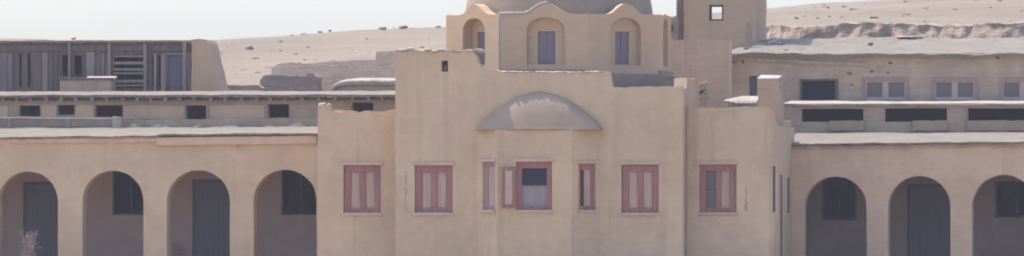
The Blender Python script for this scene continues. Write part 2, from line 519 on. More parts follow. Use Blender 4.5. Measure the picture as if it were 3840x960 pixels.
# centre block
top = [(1482, 196), (1500, 190), (1560, 193), (1620, 188), (1700, 190), (1758, 186), (1774, 194), (1784, 212), (1793, 238), (1806, 254), (1830, 260), (1872, 263),
       (1886, 269), (2000, 270), (2120, 271), (2232, 271), (2250, 266), (2283, 268), (2288, 300), (2294, 328), (2400, 326), (2480, 322), (2560, 326)]
outer = [(XL, ZB)] + rough(xz(top, 0), 0.08, 0.035, 3.0, 4.5, closed=False) + [(XR, ZB)]
outer = outer[:1] + rough([outer[0], outer[1]], 0.3, 0.012, 5, closed=False)[1:-1] + outer[1:-1] + rough([outer[-2], outer[-1]], 0.3, 0.015, 6, closed=False)[0:]
WIN = {'W2': (1555, 1697, 620, 798), 'W6': (2330, 2470, 618, 797)}
holes = [rect(*WIN['W2'], 0, 0.004), rect(*WIN['W6'], 0, 0.004), rect(1655, 1680, 228, 268, 0, 0.01)]
bx0, bx1 = at(1865, 700, -0.64).x, at(2145, 700, -0.64).x
BD = 0.64
m = MB().prism(outer, holes, 0.45, (0, 0, 0))
zt_l = at(1482, 200, 0).z; zt_r = at(2560, 330, 0).z
m.prism(rough([(0.45, ZB), (0.45, zt_l - .03), (5.5, zt_l - .25), (5.5, ZB)], 0.3, 0.02, 8), (), 0.45, (XL, 0, 0), (0, 1, 0), (1, 0, 0))
YE = 3.2
XD = at(2496, 300, YE).x
m.box(XL, XD, 7.5, 7.9, ZB, zt_r - 0.1); m.box(XD - .4, XD, YE, 7.5, ZB, zt_r - .12)
m.build('wall', 'ochre', house, bevel=0.045)
zsw = at(2585, 293, 2.0).z
MB().prism(rough([(0.455, ZB), (0.455, zt_r - .02), (0.9, zt_r + .03), (1.1, zsw - .02), (2.9, zsw), (YE, zsw - .06), (YE, ZB)], 0.15, 0.02, 9), (), 0.35, (XR - 0.36, 0, 0), (0, 1, 0), (1, 0, 0)).build('side_wall', 'grey', house, bevel=.03)  # greyer than the front walls: shade put into the side's colour
# terrace floors behind the parapets
zfl = at(2000, 330, 0).z
MB().box(XL + .45, XR - .37, 0.46, YE - .01, zfl - 0.25, zfl - 0.02).box(XL + .45, XD - .41, YE, 7.49, zfl - 0.25, zfl - 0.02).build('terrace_floor', 'roof', house)
# small pierced opening with a clay ornament
c = at(1669, 256, 0.25)
MB().rock((c.x, 0.30, c.z - .02), (0.05, 0.08, 0.10), 4).build('clay_ornament', 'rose_trim', house, smooth=True)
MB().box(at(1650, 250, 0).x, at(1685, 250, 0).x, 0.452, 0.5, at(1650, 275, 0).z, at(1650, 222, 0).z).build('opening_back', 'dark_wood', house)
# coping of rough lumps along the top of the left half
m = MB(); rr = random.Random(5)
u = 1486
while u < 1772:
    wd = rr.uniform(16, 44)
    p = at(u + wd / 2, 191 + 3 * math.sin(u), 0)
    m.rock((p.x, 0.22 + rr.uniform(-.05, .05), p.z), (wd * MPP * 0.62, 0.30, rr.uniform(0.035, 0.085)), u)
    u += wd * 0.8
m.build('coping', 'lime_sunlit', house, smooth=True)
m = MB(); u = 1880
while u < 2250:
    wd = rr.uniform(20, 50)
    p = at(u + wd / 2, 270, 0)
    m.rock((p.x, 0.22, p.z - .01), (wd * MPP * 0.65, 0.27, rr.uniform(0.025, 0.05)), u)
    u += wd * 0.75
m.build('coping', 'lime_sunlit', house, smooth=True)
win_px(house, *WIN['W2'], 0, 'closed')
win_px(house, *WIN['W6'], 0, 'closed')

# wings
YW = 0.8
WX0 = at(1190, 600, YW).x
tl = [(1190, 398), (1200, 394), (1232, 396), (1240, 416), (1300, 421), (1380, 419), (1450, 415), (1484, 412)]
o_ = [(WX0, ZB)] + rough(xz(tl, YW), 0.08, 0.045, 13.0, 4.5, closed=False) + [(XL - 0.002, at(1482, 412, YW).z), (XL - 0.002, ZB)]
o_[-3] = (XL - 0.01, o_[-3][1])
m = MB().prism(o_, [rect(1288, 1428, 620, 798, YW, 0.004)], 0.4, (0, YW, 0))
m.box(WX0, WX0 + .4, YW + .4, 5.2, ZB, at(1190, 410, YW).z)
m.box(WX0 + .4, XL - .01, YW + .4, 5.2, at(1190, 440, YW).z - .2, at(1190, 440, YW).z)
m.build('wing_wall', 'ochre', house, bevel=0.03)
win_px(house, 1288, 1428, 620, 798, YW, 'closed')
m = MB()
for i, (uu, s_) in enumerate(((1198, .07), (1212, .09), (1230, .06))):
    p = at(uu, 396, YW); m.rock((p.x, YW + .2, p.z), (s_ * 1.2, .15, s_), i + 3)
m.build('coping', 'lime_sunlit', house, smooth=True)

# right wing: front wall, rounded corner and long side wall
WR0 = XR + 0.002; WR1 = at(2905, 600, YW + .15).x
CR = 0.38
tr = [(2558, 402), (2600, 406), (2680, 405), (2760, 401), (2840, 399)]
xe = WR1 - CR
zq = at(2840, 399, YW).z
o_ = [(WR0, ZB), (WR0, at(2562, 402, YW).z)] + [p for p in rough(xz(tr, YW), 0.08, 0.035, 17.0, 4.5, closed=False) if WR0 + .02 < p[0] < xe - .02] + [(xe, zq), (xe, ZB)]
W7 = (2622, 2762, 617, 796)
m = MB().prism(o_, [rect(*W7, YW, 0.004)], 0.4, (0, YW, 0))
path = [(xe, YW, 0, -1)]
for i in range(1, 9):
    t = math.pi / 2 * i / 8
    path.append((xe + CR * math.sin(t), YW + CR - CR * math.cos(t), math.sin(t), -math.cos(t)))
YS = 5.6
for i in range(1, 16): path.append((WR1 + 0.012 * nz(i, 0, 3), YW + CR + (YS - YW - CR) * i / 15, 1, 0))
rows_o, rows_i = [], []
drop = [0, 0, .01, .03, .07, .13, .20, .28, .36] + [.42, .5] + [.52] * 13
nzs = 30
rows = []
for j in range(nzs + 1):
    rows.append([(x + 0.008 * nz(x * 3 + y, j * .4, 2), y, ZB + (zq - dr - ZB) * j / nzs) for (x, y, a, b), dr in zip(path, drop)])
rows.append([(x - a * .38, y - b * .38, zq - dr) for (x, y, a, b), dr in zip(path, drop)])
rows.append([(x - a * .38, y - b * .38, ZB) for (x, y, a, b), dr in zip(path, drop)])
m.grid(rows)
m.box(WR0, WR1 - .4, YW + .4, 5.2, zq - .5, zq - .35)
m.build('wing_wall', 'ochre', house, bevel=0.02)
win_px(house, *W7, YW, 'half', label='rose window with its left shutter gone and grey glass behind')
# narrow slits on the corner and the side
def slit(O, a, n, w_, h_):
    m = MB(); m.box(0, w_, -0.012, 0.0, 0, h_, O, a, n); s_ = m.build('slit_window', 'dark_wood', house)
    m = MB()
    m.box(-.04, 0.0, -0.03, 0.02, -.04, h_ + .04, O, a, n); m.box(w_, w_ + .04, -0.03, 0.02, -.04, h_ + .04, O, a, n)
    m.box(0, w_, -0.03, 0.02, h_, h_ + .04, O, a, n); m.box(0, w_, -0.03, 0.02, -.04, 0, O, a, n)
    m.build('frame', 'ochre_dull', s_)
t = R(52)
zz = at(2885, 795, YW).z
slit((xe + CR * math.sin(t) + .004, YW + CR - CR * math.cos(t), zz), (math.cos(t), math.sin(t), 0), (-math.sin(t), math.cos(t), 0), 0.12, at(2885, 622, YW).z - zz)
slit((WR1 + .004, 2.0, 0.3), (0, 1, 0), (-1, 0, 0), 0.55, at(2918, 655, 2).z - .3)
slit((WR1 + .004, 3.6, at(2945, 800, 3.5).z), (0, 1, 0), (-1, 0, 0), 0.7, at(2945, 665, 3.5).z - at(2945, 800, 3.5).z)

# bay: three facets
zb_t = at(2000, 486, -BD).z
def facet(P, Q, hole):
    a = V((Q[0] - P[0], Q[1] - P[1], 0)); L = a.length; a.normalize(); n = V((-a.y, a.x, 0))
    return V((P[0], P[1], 0)), a, n, L
A0, A1, A2, A3 = (bx0 - BD, 0.0), (bx0, -BD), (bx1, -BD), (bx1 + BD, 0.0)
m = MB(); bayw = []
zs0, zs1 = at(2000, 787, -BD).z, at(2000, 607, -BD).z
for P, Q, wx in ((A0, A1, (0.24, 0.80)), (A1, A2, (0.50, 1.475)), (A2, A3, (0.22, 0.80))):
    O, a, n, L = facet(P, Q, None)
    x0, x1 = wx
    z0, z1 = (zs0, zs1)
    if P is A2: z0, z1 = zs0, zs1 - .05
    h = rough([(x0, z0), (x1, z0), (x1, z1), (x0, z1)], .3, .004, 3)
    e = 0.0 if P is A1 else 0.0
    m.prism(rough([(0, ZB), (L, ZB), (L, zb_t), (0, zb_t)], .25, .006, 4 + P[0]), [h], 0.24, O, a, n)
    bayw.append((O + a * x0 + V((0, 0, z0)), a, n, x1 - x0, z1 - z0))
bay = m.build('bay', 'ochre', house, bevel=0.018)
window(house, *bayw[0], 'slim', fr=0.13)
wopen = window(house, *bayw[1], 'open', fr=0.15, label='open bay window with dark glass above a grey curtain')
window(house, *bayw[2], 'ajar', fr=0.13, label='narrow rose window standing ajar with a dark slit')
# leaf of the open window swung out on the left
O, a, n, w_, h_ = bayw[1]
t = R(28)
la = (-a * math.cos(t) - n * math.sin(t)); ln = V((-la.y, la.x, 0))
m = MB(); LW = 0.40
for x0, x1, z0, z1 in ((0, .10, .0, 1.1), (LW - .10, LW, 0, 1.1), (.10, LW - .10, 0, .10), (.10, LW - .10, 1.0, 1.1)):
    m.box(x0, x1, -.02, .02, z0, z1, O + V((0, 0, .05)) - n * 0.03, la, ln)
leaf = m.build('shutter_leaf', 'rose', house, bevel=.005)
m = MB(); m.box(.10, LW - .10, -.01, .01, .10, 1.0, O + V((0, 0, .05)) - n * 0.03, la, ln); m.build('panel', 'rose_trim', leaf)
# half dome cap over the bay
xc = (at(1788, 490, 0).x + at(2262, 490, 0).x) / 2
rx = (at(2262, 490, 0).x - at(1788, 490, 0).x) / 2
ztop = at(2030, 343, -.1).z; zc0 = zb_t
rows = []
def lip(th, k=1.0):
    c_, s_ = math.cos(th), math.sin(th)
    return xc + rx * k * math.copysign(abs(c_) ** 0.9, c_), -0.70 * k * s_ ** 0.66
rows.append([(lip(math.pi * i / 48, .94)[0], .03 + lip(math.pi * i / 48, .94)[1], zc0 + .004) for i in range(49)])
rows.append([(*lip(math.pi * i / 48), zc0 - 0.012) for i in range(49)])
for j in range(21):
    q = j / 20
    r = []
    for i in range(49):
        X, Y = lip(math.pi * i / 48)
        k = 0.005 * nz(X * 1.5, q * 2, 5)
        r.append((xc + (X - xc) * (1 - q) + (at(2030, 343, 0).x - xc) * q * .0, Y * (1 - q) - k + .03, zc0 + .03 + (ztop - zc0 - .03) * (1 - (1 - .93 * q) ** 2.0) / (1 - .07 ** 2) + k))
    rows.append(r)
MB().grid(rows).build('half_dome', 'cap', bay, smooth=True)

# octagonal drum with scalloped parapet and dome
YF = 2.3
ox = at(1873, 150, YF).x
S = 2.43
apo = S / 2 * (1 + math.sqrt(2))
OC = V((ox + S / 2, YF + apo, 0))
zb_d = zfl - 0.1
zv = at(1873, 52, YF).z; zp = at(2040, 12, YF).z
z_s = at(2050, 118, YF).z; z_t = at(2050, 65, YF).z; z_n0 = at(2050, 243, YF).z
z_w1 = at(2050, 117, YF).z; z_w0 = at(2050, 241, YF).z
m = MB(); shut = []
for k in range(8):
    th = -math.pi / 2 + math.pi / 4 * k           # outward direction of the facet
    out = V((math.cos(th), math.sin(th), 0)); a = V((-out.y, out.x, 0)); n = -out
    O = OC + out * apo - a * (S / 2)
    tp = []
    for i in range(41):
        x = S * i / 40; t = (x / S - 0.53) / 0.27
        b = 0.5 + 0.5 * math.cos(math.pi * max(-1, min(1, t)))
        tp.append((x, zv + (zp - zv) * b * (1.0 if k in (7, 0, 1) else 0.12) + 0.015 * nz(x * 3, k, 1)))
    outl = [(0, zb_d), (S, zb_d)] + tp[::-1]
    cx = S * 0.52; hw = 0.52
    ar = [(cx - hw, z_n0)] + [(cx - hw * math.cos(math.pi * i / 20), z_s + (z_t - z_s) * math.sin(math.pi * i / 20) ** .8) for i in range(21)] + [(cx + hw, z_n0)]
    dp = 0.30 if k == 7 else 0.16
    if k == 7: ar = [(cx - .5, z_n0)] + [(cx - .5 * math.cos(math.pi * i / 20), z_s + (z_t - z_s) * math.sin(math.pi * i / 20) ** .8) for i in range(21)] + [(cx + .5, z_n0)]
    m.prism(outl, [ar[::-1]], dp, O, a, n)
    hx = 0.24
    m.prism([(0.05, zb_d), (S - .05, zb_d), (S - .05, zv - .05), (.05, zv - .05)], [[(cx - hx, z_w0), (cx + hx, z_w0), (cx + hx, z_w1), (cx - hx, z_w1)]], 0.14, O + n * dp, a, n)
    shut.append((O + n * (dp + 0.05), a, n, cx, hx))
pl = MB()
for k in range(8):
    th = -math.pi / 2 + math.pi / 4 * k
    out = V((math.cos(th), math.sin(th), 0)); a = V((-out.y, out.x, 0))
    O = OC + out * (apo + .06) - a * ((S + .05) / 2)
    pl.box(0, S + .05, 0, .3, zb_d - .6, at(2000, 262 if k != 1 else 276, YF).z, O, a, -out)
b = len(m.v)
for k in range(8):
    th = -math.pi / 2 + math.pi / 4 * (k + .5)
    m.v.append(OC + V((math.cos(th), math.sin(th), 0)) * (S / 2 / math.sin(math.pi / 8) - .15) + V((0, 0, zv - .02)))
m.f.append([b + i for i in range(8)])
drum = m.build('drum', 'drum', house, bevel=0.02)
pl.build('plinth', 'cement_shade', drum)  # shade at the drum foot is put into the plinth colour
# sunlit edges painted as pale strips along the scallop and the left corner
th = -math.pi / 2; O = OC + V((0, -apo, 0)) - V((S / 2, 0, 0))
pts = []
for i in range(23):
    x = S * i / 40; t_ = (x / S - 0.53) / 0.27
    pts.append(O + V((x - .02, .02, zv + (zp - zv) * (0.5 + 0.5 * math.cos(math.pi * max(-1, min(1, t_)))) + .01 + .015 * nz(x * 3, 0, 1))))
MB().tube(pts, [.045 + .015 * nz(i * .5, 1, 1) for i in range(23)], 8).build('painted_sun_rim', 'lime_sunlit', drum, smooth=True)
MB().tube([O + V((-.005 + .01 * nz(i, 2, 2), .01, zb_d + .25 + (zv - zb_d - .25) * i / 14)) for i in range(15)], .028, 8).build('painted_sun_corner', 'lime_sunlit', drum, smooth=True)
for k in (7, 0, 1, 2, 6):
    O, a, n, cx, hx = shut[k]
    q = MB()
    q.box(cx - hx, cx - .02, 0, .03, z_w0, z_w1, O, a, n); q.box(cx + .02, cx + hx, 0, .03, z_w0, z_w1, O, a, n)
    q.box(cx - .02, cx + .02, -.015, .03, z_w0, z_w1, O, a, n)
    q.build('shutter', 'mauve', drum)
rows = []
DR = 2.58
for j in range(25):
    t = math.pi / 2 * j / 24
    r = DR * math.cos(t) ** 0.92; z = zv - 0.25 + 2.75 * math.sin(t)
    rows.append([OC + V((r * math.cos(p), r * math.sin(p), z)) for p in [2 * math.pi * i / 64 for i in range(65)]])
MB().grid(rows).build('dome', 'dome', house, smooth=True)

# bare flakes beside the windows
def flake(u, v0, v1, wpx, Y, seed):
    r = random.Random(seed); pts = []
    vs = [v0 + (v1 - v0) * i / 12 for i in range(13)]
    L_ = [(u - wpx * r.uniform(.15, .6), v) for v in vs]; R_ = [(u + wpx * r.uniform(.15, .6), v) for v in vs]
    MB().prism(xz(L_ + R_[::-1], Y), (), 0.006, (0, Y - .004, 0)).build('flaked_patch', 'patch', house)
flake(1522, 640, 690, 9, 0, 1); flake(1521, 702, 790, 11, 0, 2); flake(2797, 700, 755, 7, YW, 3); flake(2797, 752, 792, 14, YW, 4)
p, q = at(2147, 800, -BD), at(2149, 985, -BD)
MB().tube([(bx1 + .004 + .008 * nz(i * .7, 1, 1), -BD - .001, p.z + (q.z - p.z) * i / 16) for i in range(17)], [.010 + .007 * nz(i * .9, 3, 3) for i in range(17)], 6).build('corner_crack', 'patch', bay)

# ------------------------------------------------------------------ arcades
def board_door(parent, u0, u1, v0, zb, Y, mat='blue_wood'):
    p = at(u0, v0, Y); q = at(u1, v0, Y); wdt = q.x - p.x; h = p.z - zb
    m = MB(); m.box(0, .07, -.03, .05, 0, h, (p.x, Y, zb)); m.box(wdt - .07, wdt, -.03, .05, 0, h, (p.x, Y, zb)); m.box(.07, wdt - .07, -.03, .05, h - .07, h, (p.x, Y, zb))
    d = m.build('door', 'dark_wood', parent)
    m = MB(); k = 7
    for i in range(k):
        x0 = .07 + (wdt - .14) * i / k; x1 = .07 + (wdt - .14) * (i + 1) / k
        m.box(x0 + .0015, x1 - .0015, -.004, .03, 0, h - .07, (p.x, Y, zb))
    for z in (.3, h * .5, h - .45): m.box(.09, wdt - .09, -.014, -.004, z, z + .1, (p.x, Y, zb))
    m.build('leaf', mat, d)
def board_window(parent, u0, u1, v0, v1, Y, mat='blue_wood'):
    p = at(u0, v1, Y); q = at(u1, v0, Y); wdt = q.x - p.x; h = q.z - p.z; O = (p.x, Y, p.z)
    m = MB(); m.box(0, .05, -.03, .05, 0, h, O); m.box(wdt - .05, wdt, -.03, .05, 0, h, O); m.box(.05, wdt - .05, -.03, .05, h - .05, h, O); m.box(.05, wdt - .05, -.03, .05, 0, .05, O)
    m.box(wdt / 2 - .02, wdt / 2 + .02, -.02, .05, .05, h - .05, O)
    d = m.build('window', 'dark_wood', parent)
    MB().box(.05, wdt - .05, .0, .03, .05, h - .05, O).build('shutter', mat, d)

def arcade(label, u0, u1, Y, Yb, vroof, arches, vbackroof, Yroofb, inner, drops):
    x0, x1 = at(u0, 700, Y).x, at(u1, 700, Y).x
    t = thing('arcade', label, 'arcade', ((x0 + x1) / 2, Y + .25, 0))
    ztop = [(x0, at(u0, vroof(u0), Y).z - .06), (x1, at(u1, vroof(u1), Y).z - .06)]
    o_ = rough([(x0, -.3), ztop[0], ztop[1], (x1, -.3)], .3, .012, Y)
    m = MB().prism(o_, [arch(a, b, v, 0.02, Y, a * .01) for a, b, v in arches], 0.55, (0, Y, 0))
    m.build('wall', 'ochre' if inner == 'inner' else 'ochre_dull', t, bevel=0.03)
    zr = at(u0, vroof(u0), Y).z
    m = MB().box(x0, x1, Yb, Yb + .35, -.3, zr - .15)
    m.box(x0, x0 + .35, Y + .55, Yb, -.3, zr - .15); m.box(x1 - .35, x1, Y + .55, Yb, -.3, zr - .15)
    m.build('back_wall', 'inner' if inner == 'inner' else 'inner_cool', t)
    MB().box(x0 + .35, x1 - .35, Y + .55, Yb, zr - .3, zr - .16).build('ceiling', 'grey_wood', t)
    MB().box(x0 + .35, x1 - .35, Y + .1, Yb, -.3, 0.012).build('floor', 'roof', t)
    slab('roof', 'roof', t, u0, u1, vroof, Y - .16, vbackroof, Yroofb, th=.05, seed=Y, ragged=.14, step=.09)
    return t
YA = 2.0
arcL = arcade('long ochre arcade of four round arches left of the domed house', -420, 1225, YA, 5.0,
              lambda u: 514 - 12 * u / 1190 - (4 if u > 590 else 0), [(-312, -88, 645), (-6, 217, 643), (309, 538, 640), (626, 862, 638), (951, 1187, 636)],
              lambda u: 474 - 4 * u / 1190, 6.2, 'inner', [])
# plain cornice board under the right half of this roof, then a thin moulding
p0, p1 = at(588, 512, YA), at(1189, 505, YA)
MB().prism(rough([(p0.x, p0.z - .24), (p1.x, p1.z - .24), (p1.x, p1.z - .03), (p0.x, p0.z - .03)], .15, .012, 3, 5), (), .10, (0, YA - .10, 0)).build('cornice', 'ochre_dull', arcL, bevel=.015)
p2 = at(-420, 522, YA)
MB().prism(rough([(p2.x, p2.z - .13), (p0.x - .01, p0.z - .15), (p0.x - .01, p0.z - .03), (p2.x, p2.z - .03)], .12, .03, 7, 5), (), .07, (0, YA - .07, 0)).build('cornice', 'ochre_dull', arcL, bevel=.015)
YBk = 5.0
board_door(arcL, 88, 225, 682, .02, YBk); board_window(arcL, 423, 560, 640, 806, YBk, 'grey_wood'); board_door(arcL, 722, 880, 674, .02, YBk); board_window(arcL, 1056, 1200, 625, 806, YBk)
rr = random.Random(3)
for uu in (35, 560, 618, 888, 520):
    p = at(uu, 525 if uu != 888 else 552, YA)
    MB().rock((p.x, YA - .04, p.z), (rr.uniform(.05, .10), .06, rr.uniform(.03, .06)), uu).build('plaster_lump', 'ochre_dull', arcL, smooth=True)

YR = 5.0
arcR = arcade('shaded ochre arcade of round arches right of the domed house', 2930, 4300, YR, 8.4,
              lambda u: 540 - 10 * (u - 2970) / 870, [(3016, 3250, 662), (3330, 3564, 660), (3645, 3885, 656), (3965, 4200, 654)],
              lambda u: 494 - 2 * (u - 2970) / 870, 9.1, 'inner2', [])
YBk = 8.4
board_window(arcR, 3085, 3212, 668, 826, YBk); board_door(arcR, 3402, 3600, 690, .02, YBk); board_window(arcR, 3732, 3900, 680, 816, YBk)
# drip stains / ragged mud under the roof edge
p0, p1 = at(2955, 546, YR), at(4300, 531, YR)
MB().prism(rough([(p0.x, p0.z - .11), (p1.x, p1.z - .11), (p1.x, p1.z - .02), (p0.x, p0.z - .02)], .10, .05, 5, 5), (), .05, (0, YR - .05, 0)).build('cornice', 'weather', arcR)

# ------------------------------------------------------------------ upper left gallery with rafters
YG = 6.2
x0, x1 = at(-420, 400, YG).x, at(1520, 400, YG).x
gal = thing('roof_gallery', 'low mud gallery with projecting rafter ends above the left arcade', 'gallery', ((x0 + x1) / 2, YG, at(500, 480, YG).z))
zt = at(500, 377, YG).z
holes = [rect(a, b, c_, d_, YG, .008, a) for a, b, c_, d_ in ((72, 150, 396, 436), (216, 279, 394, 431), (357, 460, 394, 438), (697, 773, 395, 448), (1005, 1084, 391, 441), (1320, 1400, 385, 420), (-130, -40, 396, 440))]
m = MB().prism(rough([(x0, 3.0), (x0, zt), (x1, zt), (x1, 3.0)], .3, .01, 2), holes, .35, (0, YG, 0))
m.box(x0, x0 + .3, YG + .35, 9.2, 3.0, zt); m.box(x1 - .3, x1, YG + .35, 9.2, 3.0, zt); m.box(x0, x1, 9.2, 9.5, 3.0, zt)
m.build('wall', 'weather', gal, bevel=.015)
MB().box(x0, x1, YG - .05, YG + .30, zt + .004, zt + .075).build('wall_plate', 'grey_wood', gal)
vfr = lambda u: 357 - 3 * u / 1480
slab('roof', 'roof', gal, -420, 1500, vfr, YG - .35, lambda u: 343 - 2 * u / 1480, 9.5, th=.065, amp=.018, seed=6.6, ragged=.06)
rr = random.Random(11)
u = -400; k = 0
while u < 1500:
    p = at(u, vfr(u), YG - .3); z1 = zt + .08
    zz = at(u, vfr(u) + 10, YG - .28).z
    m = MB().tube([(p.x, YG - rr.uniform(.22, .32), zz - .055), (p.x + rr.uniform(-.02, .02), YG + 1.0, zz - .02)], [.052, .056], 8)
    m.build('rafter', 'pale_wood', gal)
    u += rr.uniform(50, 64); k += 1
# light plaster panels and the low ledge in front
m = MB()
for a, b, c_, d_ in ((462, 690, 396, 446), (788, 992, 394, 446), (-20, 30, 396, 440), (155, 212, 394, 440), (285, 350, 394, 440)):
    MB().prism(rough(xz([(a, c_), (b, c_), (b, d_), (a, d_)], YG), .10, .02, a, 5), (), .03, (0, YG - .025, 0)).build('plaster_panel', 'ochre_dull', gal)
MB().prism(rough(xz([(455, 449), (1195, 443), (1195, 500), (455, 505)], YG - .3), .12, .02, 3, 4), (), .29, (0, YG - .3, 0)).build('ledge', 'weather', gal, bevel=.02)
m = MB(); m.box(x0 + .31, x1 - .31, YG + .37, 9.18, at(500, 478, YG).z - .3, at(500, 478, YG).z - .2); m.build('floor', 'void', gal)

rr = random.Random(19)
for uu, sx in ((508, .22), (600, .30), (745, .18), (860, .34), (1010, .2), (1120, .28)):
    p = at(uu, 478, 5.7)
    MB().rock((p.x, 5.75, p.z - .02), (sx, .16, rr.uniform(.07, .14)), uu).build('mud_heap', 'weather', gal, smooth=True)
# roof railing
YRl = 5.5
pz = at(100, 478, YRl).z
rl = thing('roof_railing', 'low pale railing on three stubby posts on the left arcade roof', 'railing', (at(240, 470, YRl).x, YRl, pz))
a, b = at(-60, 443, YRl), at(440, 448, YRl)
MB().tube([(a.x + (b.x - a.x) * i / 14, YRl + .01 * nz(i, 0, 0), a.z + (b.z - a.z) * i / 14 + .02 * nz(i * .6, 1, 0)) for i in range(15)], .032, 8).build('rail', 'pale_wood', rl)
for uu, wd in ((36, 12), (260, 14), (440, 34)):
    p = at(uu, 444 if uu != 440 else 438, YRl); hw = wd * MPP / 2
    MB().box(p.x - hw, p.x + hw, YRl - .06, YRl + .06, pz - .12, p.z, jit=.01, seed=uu).build('post', 'pale_wood' if uu != 440 else 'lime_sunlit', rl, bevel=.01)

# ------------------------------------------------------------------ timber shed on the terrace
YD = 11.0
x0, x1 = at(-420, 300, YD).x, at(716, 300, YD).x
shed = thing('timber_shed', 'long grey timber shed with plank front and a plastered end wall', 'shed', ((x0 + x1) / 2, YD + 1, 0))
zt = at(300, 152, YD).z; zl = at(300, 350, YD).z - .3
op = [(234, 256, 205, 282), (279, 306, 208, 282), (72, 80, 200, 325), (104, 114, 200, 325), (428, 538, 205, 330), (572, 580, 208, 325), (594, 606, 208, 322), (628, 688, 206, 320), (-150, -80, 205, 325)]
m = MB().prism(rough([(x0, 0), (x0, zt), (x1, zt), (x1, 0)], .3, .01, 4), [rect(a, b, c_, d_, YD, .006, a) for a, b, c_, d_ in op], .12, (0, YD, 0))
m.box(x0, x0 + .2, YD + .12, 12.6, 0, zt); m.box(x0, x1, 12.6, 12.8, 0, zt)
m.build('wall', 'grey_wood', shed)
slab('roof', 'mud_dark', shed, -420, 722, 152, YD - .12, 150, 12.9, th=.06, amp=.015, seed=9.1, ragged=.03)
# plank strips, every one with a slightly different tone and depth
rr = random.Random(8); u = -400
while u < 700:
    wd = rr.uniform(14, 34)
    if not any(u < b and u + wd > a for a, b, c_, d_ in op):
        a = at(u, 198 + rr.uniform(-4, 6), YD); b = at(u + wd - 2.5, 340, YD)
        MB().box(a.x, b.x, YD - rr.uniform(.03, .07), YD + .002, b.z - .3, a.z).build('plank', rr.choice(['grey_wood', 'grey_wood', 'grey_wood', 'pale_wood', 'old_plank']), shed)
    u += wd
for uu, wd, vt in ((262, 9, 160), (584, 9, 200), (612, 12, 205), (620, 6, 200), (694, 14, 160), (412, 12, 165), (546, 12, 165)):
    a = at(uu - wd / 2, vt, YD); b = at(uu + wd / 2, 345, YD)
    MB().box(a.x, b.x, YD - .12, YD + .0, b.z - .3, a.z).build('post', 'pale_wood', shed, bevel=.01)
a, b = at(-400, 172, YD), at(712, 190, YD)
MB().box(a.x, b.x, YD - .04, YD + .0, b.z, a.z).build('beam', 'grey_wood', shed)
m = MB()
for v in (212, 236, 262, 276, 304, 322):
    p, q = at(425, v - 5, YD), at(540, v + (6 if v in (236, 304) else 2), YD)
    m.box(p.x, q.x, YD - .06, YD + .01, q.z, p.z, jit=.01, seed=v)
m.build('louvre', 'pale_wood', shed)
p, q = at(628, 206, YD), at(688, 320, YD)
dr = MB().box(p.x, q.x, YD + .03, YD + .07, q.z, p.z).build('door', 'blue_wood', shed)
m = MB()
m.box(p.x - .05, p.x, YD - .05, YD + .05, q.z - .05, p.z + .05); m.box(q.x, q.x + .05, YD - .05, YD + .05, q.z - .05, p.z + .05); m.box(p.x, q.x, YD - .05, YD + .05, p.z, p.z + .05)
m.build('frame', 'pale_wood', dr)
e = xz([(718, 350), (718, 150), (745, 146), (772, 148), (778, 160), (800, 250), (824, 345), (824, 420), (718, 420)], YD - .35)
e = [(x, z if i < 7 else 0) for i, (x, z) in enumerate(e)]
MB().prism(rough(e, .15, .02, 8, 4), (), 1.6, (0, YD - .35, 0)).build('end_wall', 'drum', shed, bevel=.05)

# bench with a pale board on it, in front of the shed
YQ = 9.9
p, q = at(217, 300, YQ), at(424, 345, YQ)
bn = thing('wall_bench', 'grey mud bench standing in front of the timber shed', 'bench', ((p.x + q.x) / 2, YQ + .3, q.z - .25))
MB().box(p.x + .05, q.x - .05, YQ + .04, YQ + .6, q.z - .4, p.z, jit=.015).build('base', 'weather', bn, bevel=.02)
MB().box(p.x, q.x, YQ, YQ + .65, p.z, p.z + .06, jit=.01, seed=2).build('seat', 'grey_wood', bn, bevel=.01)
p, q = at(316, 286, YQ), at(426, 300, YQ)
tag(MB().wedge(p.x, q.x, YQ + .05, YQ + .6, p.z - .095, p.z - .075, p.z + .01, .012, 3).build('stone_slab', 'lime_sunlit', bevel=.01),
    'long whitish slab lying on the bench before the shed', 'slab')

# ------------------------------------------------------------------ ruins between shed and house
def ruin(name, label, cat, pts, Y, depth, mat, zb=4.6, amp=.05, seed=1, group=None, bevel=.03, batter=0.0):
    o_ = xz(pts, Y)
    o_ = [(o_[0][0], zb)] + rough(o_, .10, amp, seed, 4, closed=False) + [(o_[-1][0], zb)]
    m = MB().prism(o_, (), depth, (0, Y, 0))
    z0 = min(p.z for p in m.v)
    for p in m.v: p.y += (p.z - z0) * batter
    return tag(m.build(name, mat, bevel=bevel), label, cat, group)
ruin('ruined_wall', 'long broken mud wall under the sand slope between shed and house', 'wall', [(1004, 300), (1008, 255), (1030, 238), (1080, 233), (1130, 236), (1200, 230), (1290, 229), (1340, 226), (1392, 224)], 15.6, .6, 'mud', amp=.07, seed=3, batter=.37)
ruin('ruined_wall', 'dark brown stub of mud brick standing before the long broken wall', 'wall', [(968, 345), (968, 300), (985, 280), (1010, 277), (1080, 282), (1120, 284), (1140, 286), (1146, 274), (1168, 275), (1184, 290), (1188, 345)], 14.3, .8, 'mud_dark', amp=.03, seed=4, batter=.22)
ruin('ruined_wall', 'square topped mud wall stub touching the left corner of the domed house', 'wall', [(1388, 300), (1390, 188), (1440, 189), (1484, 185), (1520, 188), (1560, 230)], 13.0, .6, 'mud', zb=4.2, amp=.03, seed=5, batter=.40)
ruin('field_wall', 'low grey wall at the foot of the sand slope beside the shed', 'wall', [(815, 340), (818, 318), (900, 320), (968, 318), (985, 330)], 14.1, .4, 'mud', amp=.02, seed=6)
